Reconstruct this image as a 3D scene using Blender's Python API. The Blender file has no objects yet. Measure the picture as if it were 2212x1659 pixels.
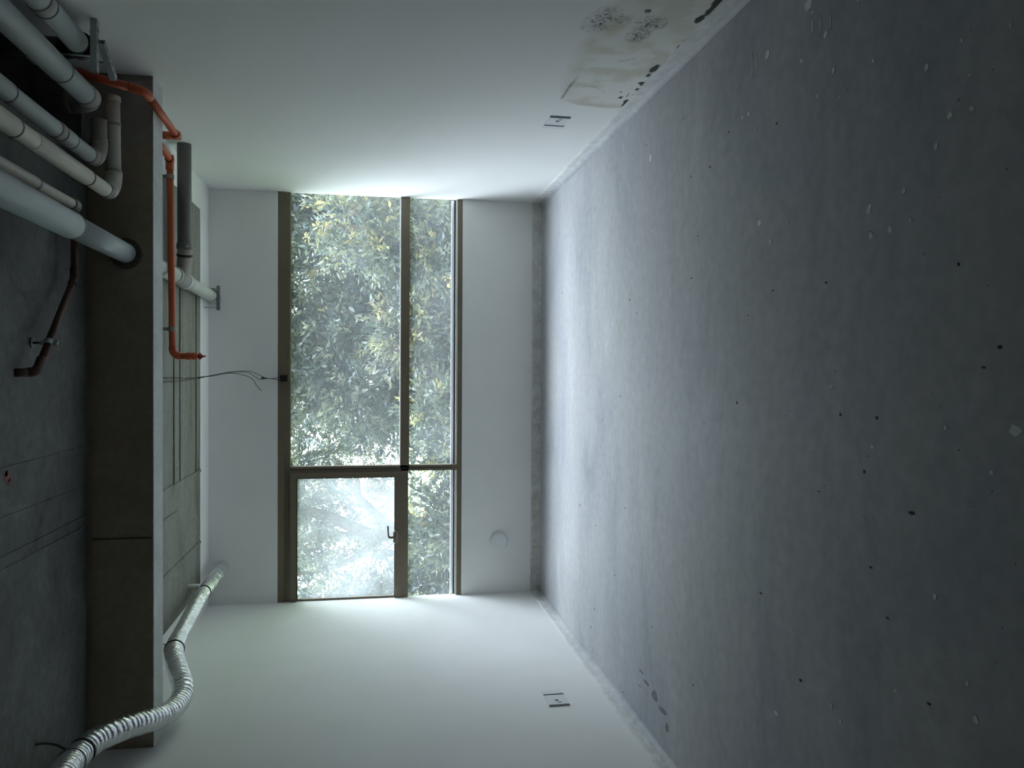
import bpy, bmesh, math, random
import numpy as np
from mathutils import Vector, Matrix

# ------------------------------------------------------------------ camera, sky, exposure
scene = bpy.context.scene
C = scene.collection

PITCH, YAW, ROLL = 0.1752, 0.0142, -0.0029
cam_data = bpy.data.cameras.new('camera')
cam_data.sensor_width = 36.0
cam_data.lens = 1698.07 / 2212 * 36.0
cam_data.clip_start = 0.05
cam = bpy.data.objects.new('camera', cam_data)
C.objects.link(cam)
_n = Vector((-math.sin(YAW) * math.cos(PITCH), math.cos(YAW) * math.cos(PITCH), -math.sin(PITCH)))
_r = Vector((math.cos(YAW), math.sin(YAW), 0))
_d = _n.cross(_r)
_r2 = math.cos(ROLL) * _r + math.sin(ROLL) * _d
_d2 = -math.sin(ROLL) * _r + math.cos(ROLL) * _d
# the phone was held sideways: the picture's right edge is the floor
m = Matrix(((_d2.x, _r2.x, -_n.x, 0), (_d2.y, _r2.y, -_n.y, 0), (_d2.z, _r2.z, -_n.z, 1.504), (0, 0, 0, 1)))
cam.matrix_world = m
scene.camera = cam

world = bpy.data.worlds.new('sky')
scene.world = world
world.use_nodes = True
_wn = world.node_tree.nodes; _wl = world.node_tree.links
bg = _wn['Background']
# standard overcast sky: three times brighter overhead than at the horizon, L = Lz (1 + 2 sin h) / 3
SKY_ZENITH = 20.5
_tc = _wn.new('ShaderNodeTexCoord'); _sx = _wn.new('ShaderNodeSeparateXYZ')
_wl.new(_tc.outputs['Generated'], _sx.inputs[0])
_mr = _wn.new('ShaderNodeMapRange')
_mr.inputs['To Min'].default_value = SKY_ZENITH / 3; _mr.inputs['To Max'].default_value = SKY_ZENITH
_wl.new(_sx.outputs['Z'], _mr.inputs['Value']); _wl.new(_mr.outputs['Result'], bg.inputs['Strength'])
bg.inputs['Color'].default_value = (0.79, 0.905, 1.0, 1)

vs = scene.view_settings
vs.view_transform = 'Standard'
vs.look = 'None'
vs.exposure = 0.0
vs.gamma = 1.0
vs.use_curve_mapping = False

scene.cycles.max_bounces = 7
scene.cycles.glossy_bounces = 3

R = random.Random(7)
XL, XR = -1.9934, 1.5455      # side walls
YB, YW = -3.0, 7.0            # wall behind the camera, window wall
ZF, ZR = 2.975, 2.875         # ceiling before / behind the beam
BY0, BY1, BZ = 4.41, 4.595, 2.647
BAND = 0.085

# ------------------------------------------------------------------ helpers
def tag(o, label=None, cat=None, group=None, kind=None):
    if label: o['label'] = label
    if cat: o['category'] = cat
    if group: o['group'] = group
    if kind: o['kind'] = kind
    return o

def empty(name, loc, label, cat, group=None, kind=None):
    o = bpy.data.objects.new(name, None)
    o.empty_display_size = 0.05
    o.location = loc
    C.objects.link(o)
    return tag(o, label, cat, group, kind)

class MB:
    def __init__(s): s.v = []; s.f = []; s.sm = []
    def add(s, vs_, fs, smooth=False):
        b = len(s.v)
        s.v += [tuple(v) for v in vs_]
        for f in fs:
            s.f.append(tuple(i + b for i in f)); s.sm.append(smooth)
        return s
    def box(s, x0, x1, y0, y1, z0, z1):
        vs_ = [(x, y, z) for z in (z0, z1) for y in (y0, y1) for x in (x0, x1)]
        return s.add(vs_, [(0, 2, 3, 1), (4, 5, 7, 6), (0, 1, 5, 4), (1, 3, 7, 5), (3, 2, 6, 7), (2, 0, 4, 6)])
    def obox(s, c, ax, ay, az, hx, hy, hz):
        c = Vector(c); vs_ = []
        for k in (-1, 1):
            for j in (-1, 1):
                for i in (-1, 1):
                    vs_.append(c + ax * hx * i + ay * hy * j + az * hz * k)
        return s.add(vs_, [(0, 2, 3, 1), (4, 5, 7, 6), (0, 1, 5, 4), (1, 3, 7, 5), (3, 2, 6, 7), (2, 0, 4, 6)])
    def tube(s, pts, r, n=24, cap=True):
        pts = [Vector(p) for p in pts]
        rs = r if isinstance(r, (list, tuple)) else [r] * len(pts)
        N = len(pts); T = []
        for i in range(N):
            a = pts[max(0, i - 1)]; b = pts[min(N - 1, i + 1)]
            t = b - a
            T.append(t.normalized() if t.length > 1e-9 else (T[-1] if T else Vector((0, 0, 1))))
        up = Vector((0, 0, 1)) if abs(T[0].z) < .9 else Vector((1, 0, 0))
        u = T[0].cross(up).normalized(); vs_ = []; fs = []
        for i in range(N):
            if i:
                u = u - T[i] * u.dot(T[i]); u.normalize()
            w = T[i].cross(u)
            for k in range(n):
                a = 2 * math.pi * k / n
                vs_.append(pts[i] + (u * math.cos(a) + w * math.sin(a)) * rs[i])
        for i in range(N - 1):
            for k in range(n):
                k2 = (k + 1) % n
                fs.append((i * n + k, i * n + k2, (i + 1) * n + k2, (i + 1) * n + k))
        s.add(vs_, fs, True)
        if cap:
            b = len(s.v) - len(vs_)
            s.f.append(tuple(b + k for k in reversed(range(n)))); s.sm.append(False)
            s.f.append(tuple(b + (N - 1) * n + k for k in range(n))); s.sm.append(False)
        return s
    def ring(s, p0, p1, r, bev=.25, n=24):
        """short cylinder with rounded rims"""
        p0 = Vector(p0); p1 = Vector(p1); d = p1 - p0; e = d * bev
        k = min(e.length, r * .12)
        e = d.normalized() * k
        return s.tube([p0, p0 + e * .3, p0 + e, p1 - e, p1 - e * .3, p1], [r - k, r - k * .3, r, r, r - k * .3, r - k], n)
    def build(s, name, mat, parent=None):
        me = bpy.data.meshes.new(name)
        me.from_pydata(s.v, [], s.f)
        me.polygons.foreach_set('use_smooth', s.sm)
        bm = bmesh.new(); bm.from_mesh(me)
        bmesh.ops.recalc_face_normals(bm, faces=bm.faces)
        bm.to_mesh(me); bm.free()
        me.materials.append(mat)
        o = bpy.data.objects.new(name, me)
        C.objects.link(o)
        if parent is not None:
            o.parent = parent
            off = parent.matrix_world.translation if parent.type != 'EMPTY' else parent.location
            o.location = tuple(-c for c in parent.location) if parent.parent is None else (0, 0, 0)
        return o

def arc(p0, c, p1, n=8):
    """quarter bend from p0 to p1 with the corner at c"""
    p0, c, p1 = Vector(p0), Vector(c), Vector(p1)
    o = p0 + p1 - c
    out = []
    for i in range(n + 1):
        a = math.pi / 2 * i / n
        out.append(o + (p0 - o) * math.cos(a) + (p1 - o) * math.sin(a))
    return out

def catmull(P, per=12):
    P = [Vector(p) for p in P]
    Q = [P[0] * 2 - P[1]] + P + [P[-1] * 2 - P[-2]]
    out = []
    for i in range(1, len(Q) - 2):
        a, b, c, d = Q[i - 1:i + 3]
        for k in range(per):
            t = k / per
            out.append(.5 * ((2 * b) + (c - a) * t + (2 * a - 5 * b + 4 * c - d) * t * t + (3 * b - a - 3 * c + d) * t ** 3))
    out.append(P[-1])
    return out

# ------------------------------------------------------------------ materials
def nodemat(name):
    mt = bpy.data.materials.new(name); mt.use_nodes = True
    nt = mt.node_tree
    return mt, nt, nt.nodes['Principled BSDF']

def plain(name, col, rough=.5, metal=0., noise=.06, scale=30, bump=0., spec=.5):
    mt, nt, b = nodemat(name)
    tc = nt.nodes.new('ShaderNodeTexCoord')
    nz = nt.nodes.new('ShaderNodeTexNoise'); nz.inputs['Scale'].default_value = scale; nz.inputs['Detail'].default_value = 5
    nt.links.new(tc.outputs['Object'], nz.inputs['Vector'])
    mx = nt.nodes.new('ShaderNodeMix'); mx.data_type = 'RGBA'
    mx.inputs['A'].default_value = tuple(c * (1 - noise * 2) for c in col) + (1,)
    mx.inputs['B'].default_value = tuple(min(1, c * (1 + noise * 2)) for c in col) + (1,)
    nt.links.new(nz.outputs['Fac'], mx.inputs['Factor'])
    nt.links.new(mx.outputs['Result'], b.inputs['Base Color'])
    b.inputs['Roughness'].default_value = rough
    b.inputs['Metallic'].default_value = metal
    b.inputs['Specular IOR Level'].default_value = spec
    if bump:
        bp = nt.nodes.new('ShaderNodeBump'); bp.inputs['Strength'].default_value = bump; bp.inputs['Distance'].default_value = .01
        nt.links.new(nz.outputs['Fac'], bp.inputs['Height']); nt.links.new(bp.outputs['Normal'], b.inputs['Normal'])
    return mt

def layered(name, stops, scale, rough=.8, stretch=(1, 1, 1), scale2=40, amt2=.25, bump=.15, spec=.3, specks=None, rough_var=0.):
    """blotchy concrete: large noise through a colour ramp, fine noise over it"""
    mt, nt, b = nodemat(name)
    L = nt.links.new
    g = nt.nodes.new('ShaderNodeNewGeometry')
    mp = nt.nodes.new('ShaderNodeMapping'); mp.inputs['Scale'].default_value = stretch
    L(g.outputs['Position'], mp.inputs['Vector'])
    n1 = nt.nodes.new('ShaderNodeTexNoise'); n1.inputs['Scale'].default_value = scale; n1.inputs['Detail'].default_value = 9
    n1.inputs['Roughness'].default_value = .62; n1.inputs['Distortion'].default_value = .6
    L(mp.outputs['Vector'], n1.inputs['Vector'])
    cr = nt.nodes.new('ShaderNodeValToRGB')
    el = cr.color_ramp.elements
    el[0].position, el[0].color = stops[0][0], (*stops[0][1], 1)
    el[1].position, el[1].color = stops[-1][0], (*stops[-1][1], 1)
    for p, c in stops[1:-1]:
        e = el.new(p); e.color = (*c, 1)
    L(n1.outputs['Fac'], cr.inputs['Fac'])
    n2 = nt.nodes.new('ShaderNodeTexNoise'); n2.inputs['Scale'].default_value = scale2; n2.inputs['Detail'].default_value = 8
    L(g.outputs['Position'], n2.inputs['Vector'])
    mx = nt.nodes.new('ShaderNodeMix'); mx.data_type = 'RGBA'; mx.blend_type = 'OVERLAY'; mx.inputs['Factor'].default_value = amt2
    L(cr.outputs['Color'], mx.inputs['A']); L(n2.outputs['Fac'], mx.inputs['B'])
    col = mx.outputs['Result']
    if specks:
        for sc, thr, c in specks:
            n3 = nt.nodes.new('ShaderNodeTexNoise'); n3.inputs['Scale'].default_value = sc; n3.inputs['Detail'].default_value = 2
            L(g.outputs['Position'], n3.inputs['Vector'])
            mr = nt.nodes.new('ShaderNodeMapRange'); mr.inputs['From Min'].default_value = thr; mr.inputs['From Max'].default_value = thr + .03
            L(n3.outputs['Fac'], mr.inputs['Value'])
            m3 = nt.nodes.new('ShaderNodeMix'); m3.data_type = 'RGBA'; m3.inputs['B'].default_value = (*c, 1)
            L(mr.outputs['Result'], m3.inputs['Factor']); L(col, m3.inputs['A']); col = m3.outputs['Result']
    L(col, b.inputs['Base Color'])
    if rough_var:
        mr = nt.nodes.new('ShaderNodeMapRange')
        mr.inputs['To Min'].default_value = rough - rough_var; mr.inputs['To Max'].default_value = rough + rough_var
        L(n1.outputs['Fac'], mr.inputs['Value']); L(mr.outputs['Result'], b.inputs['Roughness'])
    else:
        b.inputs['Roughness'].default_value = rough
    b.inputs['Specular IOR Level'].default_value = spec
    bp = nt.nodes.new('ShaderNodeBump'); bp.inputs['Strength'].default_value = bump; bp.inputs['Distance'].default_value = .006
    L(n2.outputs['Fac'], bp.inputs['Height']); L(bp.outputs['Normal'], b.inputs['Normal'])
    return mt

def painted(name, attr):
    mt, nt, b = nodemat(name)
    a = nt.nodes.new('ShaderNodeAttribute'); a.attribute_name = attr
    nt.links.new(a.outputs['Color'], b.inputs['Base Color'])
    b.inputs['Roughness'].default_value = .75
    b.inputs['Specular IOR Level'].default_value = .25
    return mt

def glass(name, haze, tint=(1, 1, 1)):
    mt = bpy.data.materials.new(name); mt.use_nodes = True
    nt = mt.node_tree; nt.nodes.clear(); L = nt.links.new
    out = nt.nodes.new('ShaderNodeOutputMaterial')
    tr = nt.nodes.new('ShaderNodeBsdfTransparent'); tr.inputs['Color'].default_value = (*tint, 1)
    tl = nt.nodes.new('ShaderNodeBsdfTranslucent'); tl.inputs['Color'].default_value = (.9, .95, 1, 1)
    gl = nt.nodes.new('ShaderNodeBsdfGlossy'); gl.inputs['Roughness'].default_value = .02
    # film of dust, a little uneven
    g = nt.nodes.new('ShaderNodeNewGeometry')
    nz = nt.nodes.new('ShaderNodeTexNoise'); nz.inputs['Scale'].default_value = 2.2; nz.inputs['Detail'].default_value = 4
    L(g.outputs['Position'], nz.inputs['Vector'])
    mr = nt.nodes.new('ShaderNodeMapRange'); mr.inputs['From Min'].default_value = .3; mr.inputs['From Max'].default_value = .7
    mr.inputs['To Min'].default_value = haze * .6; mr.inputs['To Max'].default_value = haze * 1.4
    L(nz.outputs['Fac'], mr.inputs['Value'])
    m1 = nt.nodes.new('ShaderNodeMixShader'); L(mr.outputs['Result'], m1.inputs[0]); L(tr.outputs[0], m1.inputs[1]); L(tl.outputs[0], m1.inputs[2])
    # Schlick reflection, the same from both faces of the thin pane
    lw = nt.nodes.new('ShaderNodeLayerWeight'); lw.inputs['Blend'].default_value = .5
    pw = nt.nodes.new('ShaderNodeMath'); pw.operation = 'POWER'; pw.inputs[1].default_value = 5
    fr = nt.nodes.new('ShaderNodeMath'); fr.operation = 'MULTIPLY_ADD'; fr.inputs[1].default_value = .9; fr.inputs[2].default_value = .03
    L(lw.outputs['Facing'], pw.inputs[0]); L(pw.outputs[0], fr.inputs[0])
    m2 = nt.nodes.new('ShaderNodeMixShader'); L(fr.outputs[0], m2.inputs[0]); L(m1.outputs[0], m2.inputs[1]); L(gl.outputs[0], m2.inputs[2])
    L(m2.outputs[0], out.inputs['Surface'])
    return mt

M = {}
M['wall'] = plain('white wall paint', (.84, .84, .82), .8, noise=.02, scale=3, spec=.2)
M['wallattr'] = painted('white paint with damp stain', 'paint')
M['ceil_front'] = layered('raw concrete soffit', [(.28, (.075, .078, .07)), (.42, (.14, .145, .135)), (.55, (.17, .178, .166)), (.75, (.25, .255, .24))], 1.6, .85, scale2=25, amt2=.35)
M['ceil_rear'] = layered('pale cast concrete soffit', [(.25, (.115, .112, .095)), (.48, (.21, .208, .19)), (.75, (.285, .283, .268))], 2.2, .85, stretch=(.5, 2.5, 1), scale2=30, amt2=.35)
M['beam'] = layered('beam concrete with painted shade', [(.3, (.30, .25, .19)), (.7, (.40, .335, .26))], 2, .85, scale2=30, amt2=.2)  # brown tone stands for the shade on the beam's room side
M['beam_lit'] = layered('beam concrete with painted light', [(.3, (.52, .53, .52)), (.7, (.66, .67, .66))], 4, .85, scale2=40, amt2=.3)  # lighter copy of the beam concrete, window light painted in
M['floor'] = layered('power floated concrete floor', [(.26, (.25, .265, .295)), (.42, (.375, .39, .425)), (.5, (.42, .425, .45)), (.58, (.45, .45, .465)), (.76, (.57, .585, .615))], 1.3, .50,
                     stretch=(.55, 1.25, 1), scale2=18, amt2=.22, bump=.06, spec=.45, specks=[(55, .735, (.10, .10, .10)), (70, .745, (.55, .56, .56))], rough_var=.12)
M['mortar'] = layered('bare mortar', [(.3, (.46, .445, .42)), (.7, (.74, .73, .70))], 9, .9, scale2=80, amt2=.4, bump=.5)  # darker copy for the window band, its shade painted in
M['mortar_lit'] = layered('lit copy of mortar', [(.3, (.58, .585, .58)), (.7, (.78, .785, .78))], 9, .9, scale2=80, amt2=.3, bump=.5)  # same mortar, lighter copy for the lit side walls
M['frame'] = plain('dark olive window frame', (.17, .138, .096), .5, noise=.03)
M['gasket'] = plain('black rubber', (.012, .012, .012), .6)
M['alu'] = plain('pale aluminium sill', (.75, .78, .8), .4, noise=.02)
M['pvc_grey'] = plain('grey plastic pipe', (.36, .39, .385), .42, noise=.06, scale=8)
M['pvc_pale'] = plain('pale blue grey plastic pipe', (.47, .52, .53), .42, noise=.06, scale=8)
M['pvc_cream'] = plain('cream plastic pipe', (.60, .57, .48), .45, noise=.07, scale=8)
M['pvc_dark'] = plain('dark grey plastic pipe', (.15, .15, .135), .5, noise=.05)
M['pvc_white'] = plain('white plastic pipe', (.50, .505, .48), .45, noise=.04)
M['tan'] = plain('dusty tan plastic fitting', (.33, .31, .27), .6, noise=.12, scale=20)
M['orange'] = plain('orange plastic pipe', (.54, .10, .034), .42, noise=.05)
M['orange_dark'] = plain('dark orange joint', (.22, .04, .015), .5)
M['rust'] = plain('dark red primed steel pipe', (.085, .035, .022), .55, noise=.15)
M['red'] = plain('red paint', (.35, .02, .025), .6)
M['zinc'] = plain('galvanised steel', (.42, .44, .45), .38, metal=.7, noise=.12, scale=60)
M['steel'] = plain('dull grey steel', (.20, .215, .23), .5, metal=.3, noise=.2, scale=50)
M['foil'] = plain('crinkled aluminium foil', (.86, .87, .90), .24, metal=.95, noise=.08, scale=38, bump=.6)
M['strap'] = plain('black strap', (.03, .03, .032), .5)
M['plate'] = plain('white plastic plate', (.74, .75, .75), .4, noise=.02)
M['slot'] = plain('dark slot', (.17, .18, .19), .7)
M['hole_shade'] = plain('painted dark of pipe hole', (.10, .085, .065), .9, noise=.1)  # dark tone painted for the shaded hole around the drain pipe
M['void'] = plain('dark lid of added opening', (.04, .038, .035), .95)  # near-black, deepens the dark in the added ceiling opening
M['black'] = plain('black cable', (.01, .01, .01), .5)
M['paint_dry'] = plain('dried white paint', (.80, .82, .82), .6, noise=.1)
M['chip'] = plain('dark chip', (.05, .05, .05), .8)
M['scar'] = plain('scraped screed', (.20, .205, .21), .8, noise=.25, scale=60)
M['stainpink'] = plain('faded red chalk', (.28, .12, .12), .9, noise=.3)
M['bark'] = layered('bark', [(.3, (.09, .075, .06)), (.7, (.20, .17, .14))], 14, .9, stretch=(1, 1, .3), bump=.6)
M['grass'] = layered('lawn', [(.3, (.08, .12, .05)), (.7, (.2, .25, .11))], 4, .95)
M['facade'] = plain('rendered facade', (.6, .6, .58), .9)
M['glass'] = glass('dusty window glass', .026)
M['glass_hazy'] = glass('very dusty window glass', .11)

def leafmat():
    mt = bpy.data.materials.new('leaves'); mt.use_nodes = True
    nt = mt.node_tree; nt.nodes.clear(); L = nt.links.new
    out = nt.nodes.new('ShaderNodeOutputMaterial')
    a = nt.nodes.new('ShaderNodeAttribute'); a.attribute_name = 'tint'
    d = nt.nodes.new('ShaderNodeBsdfDiffuse'); t = nt.nodes.new('ShaderNodeBsdfTranslucent')
    g = nt.nodes.new('ShaderNodeBsdfGlossy'); g.inputs['Roughness'].default_value = .45; g.inputs['Color'].default_value = (.8, .9, 1, 1)
    L(a.outputs['Color'], d.inputs['Color']); L(a.outputs['Color'], t.inputs['Color'])
    m1 = nt.nodes.new('ShaderNodeMixShader'); m1.inputs[0].default_value = .5
    L(d.outputs[0], m1.inputs[1]); L(t.outputs[0], m1.inputs[2])
    m2 = nt.nodes.new('ShaderNodeMixShader'); m2.inputs[0].default_value = .06
    L(m1.outputs[0], m2.inputs[1]); L(g.outputs[0], m2.inputs[2])
    L(m2.outputs[0], out.inputs['Surface'])
    return mt
M['leaf'] = leafmat()

# ------------------------------------------------------------------ structure
def struct(name, mb, mat, label, cat):
    return tag(mb.build(name, mat), label, cat, kind='structure')

floor = struct('floor', MB().box(XL - .2, XR + .2, YB - .2, YW + .2, -.2, 0), M['floor'], 'grey power-floated concrete floor with scuffs and paint drips', 'floor')
wl = struct('wall_left', MB().box(XL - .2, XL, YB, YW + .044, 0, 3.2), M['wall'], 'white painted wall beside the silver flexible duct', 'wall')
wr = struct('wall_right', MB().box(XR + .004, XR + .2, YB, YW + .044, 0, 3.2), M['wall'], 'white painted wall with a damp mouldy stain near the floor', 'wall')
wb = struct('wall_rear', MB().box(XL - .2, XR + .2, YB - .2, YB, 0, 3.2), M['wall'], 'white wall opposite the window', 'wall')
wf = struct('wall_window', MB().box(XL, XR, YW, YW + .05, 0, .7185).box(XL, XR, YW, YW + .05, 2.309, 3.2).box(XL - .2, XR + .2, YW + .05, YW + .2, 0, .7185).box(XL - .2, XR + .2, YW + .05, YW + .2, 2.309, 3.2), M['wall'], 'white wall above and below the wide window', 'wall')

# ceiling before the beam, with an opening added beside the right wall to make it dark
SX0, SX1, SY0, SY1 = 1.17, XR, 3.42, 4.36
mb = MB()
mb.box(XL, SX0, YB, BY0 + .05, ZF, 3.2).box(SX0, XR, YB, SY0, ZF, 3.2).box(SX0, XR, SY1, BY0 + .05, ZF, 3.2)
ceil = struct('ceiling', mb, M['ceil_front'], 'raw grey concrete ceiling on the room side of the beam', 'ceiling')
MB().box(SX0 - .02, XR + .05, SY0 - .02, SY1 + .02, 3.2, 3.25).build('added_dark_lid', M['void'], ceil)
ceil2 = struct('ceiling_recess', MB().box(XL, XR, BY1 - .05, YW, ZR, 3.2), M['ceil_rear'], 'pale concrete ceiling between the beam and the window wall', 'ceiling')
# white painted border of that ceiling
for b_ in ((XL, XR, YW - .33, YW), (1.30, XR, BY1, YW - .33), (XL, -1.76, BY1, YW - .33)):
    MB().box(b_[0], b_[1], b_[2], b_[3], ZR - .003, ZR + .02).build('painted_border', M['wall'], ceil2)
# formwork fins on both ceilings
def fin(parent, x0, x1, y0, y1, z, h=.006):
    MB().box(x0, x1, y0, y1, z - h, z + .01).build('formwork_ridge', parent.data.materials[0], parent)
for y in (5.818, 5.992, 6.518):
    fin(ceil2, -.80, .6, y - .007, y + .007, ZR, .008)
for x, y1 in ((-.80, 6.67), (-1.0, 5.9), (-1.376, 6.67)):
    fin(ceil2, x - .009, x + .009, BY1, y1, ZR, .009)
for x, w in ((-.604, .01), (-.763, .012), (-.816, .012), (-.40, .008)):
    fin(ceil, x - w, x + w, YB + 3, BY0, ZF, .006)

bm_ = struct('beam', MB().box(XL, XR, BY0 + .012, BY1 - .004, BZ + .004, 3.2), M['beam'], 'concrete beam with brown shade painted in, crossing the room under the ceiling', 'beam')
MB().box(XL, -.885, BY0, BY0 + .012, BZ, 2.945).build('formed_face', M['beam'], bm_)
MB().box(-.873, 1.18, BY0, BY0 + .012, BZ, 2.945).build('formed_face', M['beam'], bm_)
o = MB().box(1.18, XR, BY0, BY0 + .012, BZ, ZF).build('mortar_patch', M['tan'], bm_); o['label'] = 'lighter mortar patch at the end of the beam'
MB().box(XL, XR, BY0 + .001, BY1, BZ - .004, BZ + .004).build('soffit', M['beam_lit'], bm_)
MB().box(XL, XR, BY1 - .004, BY1 + .004, BZ, ZR).build('formed_face', M['beam_lit'], bm_)

# ---- stained plaster of the right wall: fine mesh with paint colour per vertex
def vnoise(x, y, seed=0):
    xi = np.floor(x).astype(int); yi = np.floor(y).astype(int)
    fx = x - xi; fy = y - yi
    fx = fx * fx * (3 - 2 * fx); fy = fy * fy * (3 - 2 * fy)
    def h(a, b):
        n = (a * 374761393 + b * 668265263 + seed * 1442695041) & 0x7fffffff
        n = ((n ^ (n >> 13)) * 1274126177) & 0x7fffffff
        return ((n ^ (n >> 16)) & 0xffff) / 65535.
    return (h(xi, yi) * (1 - fx) + h(xi + 1, yi) * fx) * (1 - fy) + (h(xi, yi + 1) * (1 - fx) + h(xi + 1, yi + 1) * fx) * fy

def fbm(x, y, o=4, seed=0):
    s = 0; a = .5
    for i in range(o):
        s = s + a * vnoise(x * 2 ** i, y * 2 ** i, seed + i); a *= .5
    return s / .94

ys = np.concatenate([np.linspace(YB, 2.6, 6)[:-1], np.arange(2.6, 4.62, .005), np.linspace(4.62, YW + .044, 8)])
zs = np.concatenate([np.arange(BAND, .66, .005), np.linspace(.66, 3.19, 6)])
NY, NZ = len(ys), len(zs)
Yg, Zg = np.meshgrid(ys, zs)
sm = lambda a, b, x: np.clip((x - a) / (b - a), 0, 1) ** 2 * (3 - 2 * np.clip((x - a) / (b - a), 0, 1))
base = np.array([.84, .84, .82])
col = np.tile(base, (NZ, NY, 1))
w1 = (fbm(Yg * 6, Zg * 6, 3, 3) - .5)
topz = np.interp(Yg, [2.5, 3.2, 3.7, 4.0, 4.2, 4.35, 4.46], [.50, .55, .585, .565, .54, .49, .30])
inside = sm(0, .10, topz - Zg + w1 * .05) * sm(0, .05, 4.44 + w1 * .05 - Yg)
edge = sm(0, .03, 4.44 + w1 * .05 - Yg) * (1 - sm(.02, .13, 4.44 - Yg)) * sm(0, .06, topz - Zg)
mott = fbm(Yg * 9, Zg * 9, 4, 11)
yel = np.clip(inside * (.5 + .5 * sm(.35, .7, mott)) * (1 - .6 * sm(.05, .2, topz - Zg) * sm(3.4, 3.7, Yg) * sm(.3, .6, 1 - mott)), 0, 1)
col = col * (1 - yel[..., None] * .8) + np.array([.62, .60, .50]) * yel[..., None] * .8
col = col * (1 - edge[..., None] * .55) + np.array([.50, .43, .34]) * edge[..., None] * .55
spot = np.exp(-((Yg - 3.43) / .07) ** 2 - ((Zg - .443) / .03) ** 2)
col = col * (1 - spot[..., None] * .4) + np.array([.55, .47, .30]) * spot[..., None] * .4
mould = np.zeros_like(Yg)
fine = vnoise(Yg * 190, Zg * 190, 5); fine2 = fbm(Yg * 60, Zg * 60, 3, 9)
for cy, cz, ry, rz, dens in ((3.38, .53, .07, .055, .5), (3.30, .515, .07, .05, .55), (3.33, .46, .05, .045, .5), (3.46, .314, .06, .04, .75), (3.35, .31, .07, .045, .6), (3.33, .282, .05, .04, .6)):
    e = np.exp(-((Yg - cy) / ry) ** 2 - ((Zg - cz) / rz) ** 2)
    mould = np.maximum(mould, np.sqrt(e) * sm(.80 - .5 * dens, .95 - .4 * dens, fine * .55 + fine2 * .55) * (e > .12) * .95)
    mould = np.maximum(mould, e * .22)
zc = np.interp(Yg, [4.01, 4.14, 4.32], [.457, .465, .463])
st = np.exp(-((Zg - zc) / .007) ** 2) * sm(3.95, 4.12, Yg) * (1 - sm(4.31, 4.35, Yg))
mould = np.maximum(mould, st * (.35 + .55 * fine))
for cy, cz, ry, rz in ((3.82, .106, .050, .020), (3.91, .104, .022, .011), (4.02, .106, .02, .013), (4.03, .094, .03, .008), (4.11, .094, .02, .009), (4.31, .094, .036, .013), (4.36, .092, .03, .008), (4.17, .166, .008, .006), (4.25, .142, .018, .012), (4.21, .115, .03, .004), (3.25, .107, .04, .016), (3.17, .098, .05, .013), (3.08, .095, .07, .022), (3.0, .1, .06, .03)):
    wob = (fbm(Yg * 40, Zg * 40, 3, 21) - .5) * 1.3
    e = ((Yg - cy) / ry) ** 2 + ((Zg - cz) / rz) ** 2
    mould = np.maximum(mould, 1 - sm(.75, 1.15, e + wob))
seam = (1 - sm(.088, .1, Zg)) * sm(.45, .6, fbm(Yg * 30, Zg * 5, 3, 31)) * sm(2.6, 2.9, Yg) * (1 - sm(4.35, 4.5, Yg))
mould = np.maximum(mould, seam * .8)
for (ya, za, yb, zb) in ((4.13, .385, 4.12, .332), (4.12, .332, 4.18, .264), (3.76, .305, 3.72, .242)):
    t = np.clip(((Yg - ya) * (yb - ya) + (Zg - za) * (zb - za)) / ((yb - ya) ** 2 + (zb - za) ** 2), 0, 1)
    d = np.hypot(Yg - ya - t * (yb - ya), Zg - za - t * (zb - za))
    mould = np.maximum(mould, (1 - sm(.0, .014, d)) * .45 * sm(.4, .65, fine))
mould = np.clip(mould, 0, 1)
col = col * (1 - mould[..., None] * .96) + np.array([.012, .016, .016]) * mould[..., None] * .96
me = bpy.data.meshes.new('plaster')
verts = np.stack([np.full_like(Yg, XR), Yg, Zg], -1).reshape(-1, 3)
idx = np.arange(NY * NZ).reshape(NZ, NY)
faces = np.stack([idx[:-1, :-1], idx[1:, :-1], idx[1:, 1:], idx[:-1, 1:]], -1).reshape(-1, 4)
me.from_pydata(verts.tolist(), [], faces.tolist())
at = me.color_attributes.new('paint', 'FLOAT_COLOR', 'POINT')
at.data.foreach_set('color', np.concatenate([col, np.ones((NZ, NY, 1))], -1).astype(np.float32).ravel())
me.materials.append(M['wallattr'])
pl = bpy.data.objects.new('plaster', me); C.objects.link(pl); pl.parent = wr
o = MB().tube([(XR + .001, 3.22, .355), (XR - .003, 3.22, .355)], .014, 16).build('grey_hole_disc', M['slot'], wr)  # grey disc drawn in place of a small hole
o['label'] = 'round grey disc for a hole above the mould'

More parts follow.
